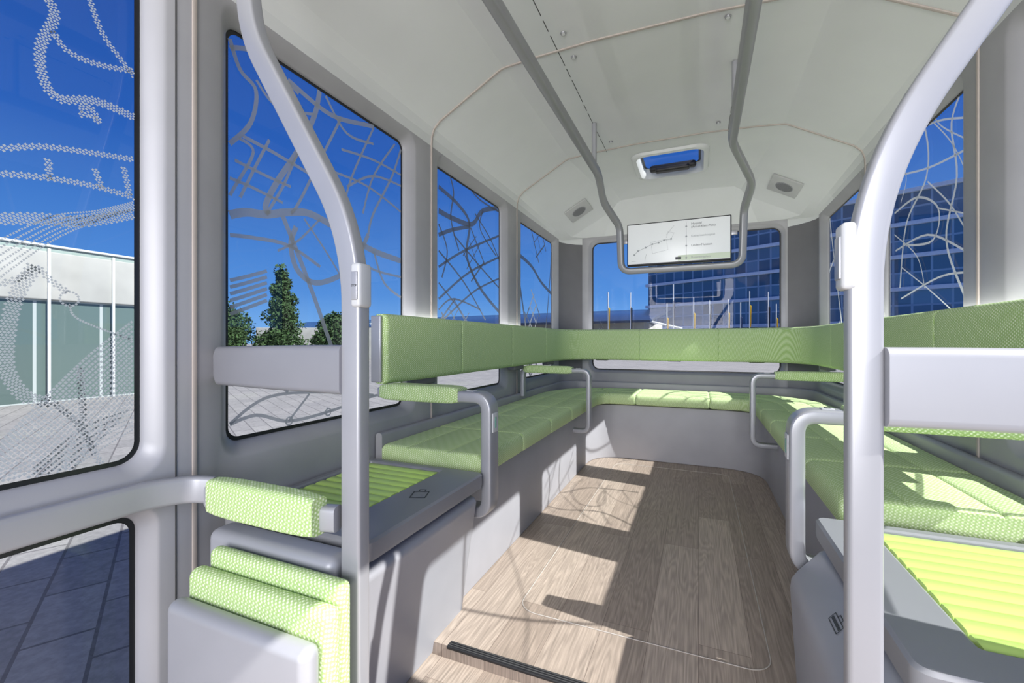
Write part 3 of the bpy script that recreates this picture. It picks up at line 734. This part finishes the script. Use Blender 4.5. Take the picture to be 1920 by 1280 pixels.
for s in (-1,1):
    y=3.74; off=.775
    pr_=mixp(prof0,prof1,(y-3.05)/1.07); a_,b_=pr_[3],pr_[4]
    tt=(a_[0]-off)/(a_[0]-b_[0]); z=H+a_[1]+(b_[1]-a_[1])*tt; ang_=math.atan2(b_[1]-a_[1],a_[0]-b_[0])
    cx=XC+s*off
    e=empty('speaker',(cx,y,z),'round perforated loudspeaker on square ceiling plate','speaker',group='ceiling loudspeakers')
    rot=Matrix.Rotation(s*ang_,3,'Y')@Matrix.Rotation(math.radians(-7),3,'X')
    nn=rot@V((0,0,-1))
    box('speaker_plate',V((cx,y,z))+nn*.008,(.21,.23,.014),m_plate,e,bev=.003,rot=rot)
    bm=bmesh.new(); bmesh.ops.create_cone(bm,segments=28,radius1=.062,radius2=.064,depth=.003,cap_ends=True)
    bmesh.ops.rotate(bm,cent=(0,0,0),matrix=rot,verts=bm.verts); bmesh.ops.translate(bm,vec=V((cx,y,z))+nn*.0162,verts=bm.verts); finish(bm,'speaker_grille',m_rail,e)
    bm=bmesh.new()
    for k in range(-5,6):
        w=math.sqrt(max(0,.057**2-(k*.010)**2))*2
        if w>.01: box_bm(bm,(0,k*.010,0),(w,.004,.002))
    bmesh.ops.rotate(bm,cent=(0,0,0),matrix=rot,verts=bm.verts); bmesh.ops.translate(bm,vec=V((cx,y,z))+nn*.0182,verts=bm.verts); finish(bm,'grille_slots',m_slot,e)
# ------------------------------------------------------------ exterior
G=-.35
bm=bmesh.new(); bm.faces.new([bm.verts.new(v) for v in ((-250,-150,G),(250,-150,G),(250,250,G),(-250,250,G))]); g=finish(bm,'pavement',m_pave); reg(g,'light stone paving slabs of an open plaza','pavement','structure')
m_conc=M('pale_concrete',(.40,.40,.37),.8,var=.1,scale=1.5); m_pglass=facademat('green_tinted_glazing',(.125,.175,.16),(.07,.105,.10),(.4,.44,.43),1.12,2.2,.03); m_mull=M('white_mullion',(.6,.62,.62),.5)
def uvbox(name,c0,c1,mat,parent,off=0):
    bm=bmesh.new(); x0,y0,z0=c0; x1,y1,z1=c1
    vs=[V((x0,y0,z0)),V((x1,y0,z0)),V((x1,y1,z0)),V((x0,y1,z0))]; lo=[bm.verts.new(v) for v in vs]; hi=[bm.verts.new((v.x,v.y,z1)) for v in vs]
    uvl=bm.loops.layers.uv.new('UVMap')
    for k in range(4):
        f=bm.faces.new((lo[k],lo[(k+1)%4],hi[(k+1)%4],hi[k])); ll=(vs[(k+1)%4]-vs[k]).length
        for l_,uv in zip(f.loops,((0,0),(ll,0),(ll,z1-z0),(0,z1-z0))): l_[uvl].uv=uv
    bm.faces.new(hi); return finish(bm,name,mat,parent)
pv=empty('glass_pavilion',(-14.5,0,G),'long low pavilion with green glazing and concrete roof','building')
uvbox('glazing',(-15.9,-8.9,G+.001),(-12.9,6.9,G+2.2),m_pglass,pv)
box('roof_slab',(-14.4,-1,G+2.72),(3.2,16,1.04),m_conc,pv,bev=.03)
box('glass_parapet',(-12.83,-1,G+2.9),(.03,16,.9),M('pale_green_panel',(.31,.38,.34),.2),pv,bev=.005)
box('roof_rail',(-12.8,-1,G+3.36),(.06,16,.05),m_mull,pv,bev=.01)
for k in range(14): box('mullion',(-12.78,-7.6+k*1.12,G+1.65),(.05,.05,3.3),m_mull,pv,bev=.01)
A=V((-7.4,72.9,G)); B=V((46,44.5,G)); u=(B-A).normalized(); n_=V((-u.y,u.x,0)); 
of=empty('office_building',A,'blue-glass office block with pale floor bands','building')
m_of=facademat('office_glazing',(.08,.18,.33),(.025,.065,.14),(.17,.28,.45),1.5,1.7,.10)
bm=bmesh.new(); Lf=(B-A).length; hh=17.2
vs=[A,B,B+n_*16,A+n_*16]; lo=[bm.verts.new(v) for v in vs]; hi=[bm.verts.new(v+V((0,0,hh))) for v in vs]
uvl=bm.loops.layers.uv.new('UVMap')
for k in range(4):
    f=bm.faces.new((lo[k],lo[(k+1)%4],hi[(k+1)%4],hi[k])); ll=(vs[(k+1)%4]-vs[k]).length
    for lp_,uv in zip(f.loops,((0,0),(ll,0),(ll,hh),(0,hh))): lp_[uvl].uv=uv
bm.faces.new(hi)
finish(bm,'facade',m_of,of)
m_band=M('pale_blue_band',(.48,.58,.74),.5)
angz=math.atan2(u.y,u.x)
for k in range(1,6):
    cpt=A+u*Lf/2+V((0,0,k*3.4)); box('floor_band',cpt-n_*.1,(Lf+.6,.5,.42),m_band,of,bev=.02,rot=Matrix.Rotation(angz,3,'Z'))
m_fl=[M('yellow_flag',(.8,.55,.03),.7),M('dark_blue_flag',(.05,.08,.2),.7),M('black_flag',(.03,.03,.04),.7)]
rnd=random.Random(3)
for k,uu in enumerate((1140,1182,1250,1262,1300,1330,1365,1388,1405,1440,1455)):
    dd=38+rnd.uniform(-4,4); r=(uu-960)/820*dd; x=r*.92-dd*.392; y=r*.392+dd*.92
    e=empty('flagpole',(x,y,G),'slim white flagpole with a hanging flag','flagpole',group='flagpoles on the plaza')
    hgt=5.4+rnd.uniform(-.8,.6)
    sweep('mast',[(x,y,G),(x,y,G+hgt)],circ(.04,8),m_mull,e,up=(1,0,0))
    zt_=G+hgt-1.2; vs=[];fcs=[]
    for i in range(7):
        vs+= [(x+.04+.020*i,y+.05*math.sin(i*1.6),zt_-.25*i*.1),(x+.04+.014*i,y+.05*math.sin(i*1.6+.5),zt_-2.0)]
    for i in range(6): fcs.append((2*i,2*i+1,2*i+3,2*i+2))
    mesh('flag',vs,fcs,m_fl[(0,2,0,1)[k%4]],e,60)
sb=empty('solar_roof_hall',(-26,50,G),'low hall with a long dark solar panel roof','building')
m_sol=M('solar_panels',(.04,.06,.11),.2); 
rotz=Matrix.Rotation(math.radians(-8),3,'Z')
box('hall_wall',(-34,52,G+1.6),(60,8,3.2),m_conc,sb,bev=.05,rot=rotz)
box('solar_roof',(-34,49,G+3.9),(62,9,.25),m_sol,sb,bev=.05,rot=rotz@Matrix.Rotation(math.radians(10),3,'X'))
lw=box('wall_garden',(-23.2,24.6,G+1.15),(13,.4,2.3),m_conc,bev=.03,rot=Matrix.Rotation(math.radians(28),3,'Z')); reg(lw,'low pale retaining wall behind the trees','wall','structure')
br_=empty('arched_bridge',(-9,60,G),'white arched footbridge with thin hanger bars','bridge')
ap=[V((-16+14*k/20,60+2*k/20,G+3.0+2.3*math.sin(math.pi*k/20*.5+math.pi/2))) for k in range(21)]
sweep('arch',ap,circ(.15,8),m_mull,br_); sweep('deck',[(-16,60,G+2.0),(-2,62,G+2.0)],rrect(.5,.3,.05,2),m_mull,br_)
for k in range(0,20): 
    if ap[k].z-(G+2)>.2: sweep('hanger_bar',[(ap[k].x,ap[k].y,G+2.0),tuple(ap[k])],circ(.05,6),m_mull,br_,up=(1,0,0))
m_leaf=M('dark_foliage',(.04,.085,.025),.9,var=.5,scale=3); m_bark=M('bark',(.1,.07,.05),.9)
def tree(name,x,y,w,h,label,cat,seed,cone=False):
    e=empty(name,(x,y,G),label,cat)
    sweep('trunk',[(x,y,G),(x,y,G+h*.45)],circ(.10,8),m_bark,e,up=(1,0,0))
    rn=random.Random(seed); bm=bmesh.new()
    blobs=[]
    for i in range(90 if cone else 34):
        t=rn.random(); a=rn.uniform(0,6.283)
        if cone: t=t**1.2; rad=w/2*(1-t)**.55*.75*math.sqrt(rn.random()); br=w*.20*(1-t*.65)
        else: rad=w/2*.7*math.sin(math.pi*min(1,t*.9+.1)); br=w*.24
        blobs.append((V((x+rad*math.cos(a),y+rad*math.sin(a),G+.45+t*(h-.9))),br))
    if cone: blobs.append((V((x,y,G+h-.35)),w*.12))
    for i in range(11000):
        c0,br=rn.choice(blobs); q0=V((rn.gauss(0,1),rn.gauss(0,1),rn.gauss(0,1.2))).normalized()
        c=c0+q0*br*rn.uniform(.65,1.12); sz=rn.uniform(.035,.08)
        q=Quaternion((rn.gauss(0,1),rn.gauss(0,1),rn.gauss(0,1),rn.gauss(0,1))).normalized()
        bm.faces.new([bm.verts.new(c+q@V(p)*sz) for p in ((-1,-.6,0),(1,-.6,.2),(1.1,.6,0),(-.8,.7,.3))])
    finish(bm,'foliage',m_leaf,e)
tree('conifer_tree',-21.9,17.8,3.1,5.7,'tall conical dark green tree','tree',1,True)
tree('bush',-25.0,16.0,3.6,3.6,'rounded dark green shrub beside the conical tree','bush',2)
tree('bush',-20.3,20.2,2.4,3.0,'low rounded green shrub near retaining wall','bush',3)
# ------------------------------------------------------------ world & lights
w=bpy.data.worlds.new('sky'); S.world=w; w.use_nodes=True; nt=w.node_tree; bg=nt.nodes['Background']
tc=nt.nodes.new('ShaderNodeTexCoord'); sx=nt.nodes.new('ShaderNodeSeparateXYZ'); rp=nt.nodes.new('ShaderNodeValToRGB')
nt.links.new(tc.outputs['Generated'],sx.inputs[0]); nt.links.new(sx.outputs['Z'],rp.inputs['Fac']); nt.links.new(rp.outputs['Color'],bg.inputs['Color'])
el=rp.color_ramp.elements; el[0].position=0; el[0].color=(.22,.46,.85,1); el[1].position=1; el[1].color=(.008,.04,.22,1)
x=el.new(.10); x.color=(.095,.28,.70,1); x=el.new(.35); x.color=(.022,.115,.47,1); x=el.new(.6); x.color=(.012,.065,.33,1)
bg.inputs['Strength'].default_value=1.12
sl=bpy.data.lights.new('sun','SUN'); sl.energy=8.5; sl.angle=.009; sl.color=(1,.97,.93); so=bpy.data.objects.new('sun',sl); COL.objects.link(so)
so.rotation_euler=V((-1,.13,-.97)).to_track_quat('-Z','Y').to_euler()
def area(loc,aim,sx_,sy_,e,col=(1,.985,.975)):
    l=bpy.data.lights.new('added_fill','AREA'); l.shape='RECTANGLE'; l.size=sx_; l.size_y=sy_; l.energy=e; l.color=col  # added fill light, not a fitting of the vehicle
    o=bpy.data.objects.new('added_fill',l); COL.objects.link(o); o.location=loc; o.rotation_euler=(V(aim)-V(loc)).to_track_quat('-Z','Y').to_euler()
    return o
area((XC,-2.9,1.5),(XC,3.5,1.15),1.9,1.9,150)  # large fill added behind the camera to brighten the whole interior
area((XC,-.65,1.0),(XC,3,2.1),1.5,.8,9)  # low fill added behind the camera, aimed up at the ceiling
for s in (-1,1):
    o=area((XC+s*1.035,2.7,H+.08),(XC+s*1.035,2.7,5),.02,2.3,3.5)  # added uplight strips, hidden behind the side backrests to lift the ceiling
    o.rotation_euler=(0,math.radians(180+s*18),0)
o=area((XC,4.24,H+.08),(XC,4.24,5),1.5,.03,4); o.rotation_euler=(math.radians(180-20),0,0)  # added uplight strip, hidden behind the rear backrest
cam=bpy.data.cameras.new('camera'); cam.lens=36*820/1920; cam.sensor_width=36; cam.clip_start=.02; cam.clip_end=1000
co=bpy.data.objects.new('camera',cam); COL.objects.link(co); co.location=(0,0,H); co.rotation_euler=(math.pi/2,0,math.radians(23.1))
S.camera=co
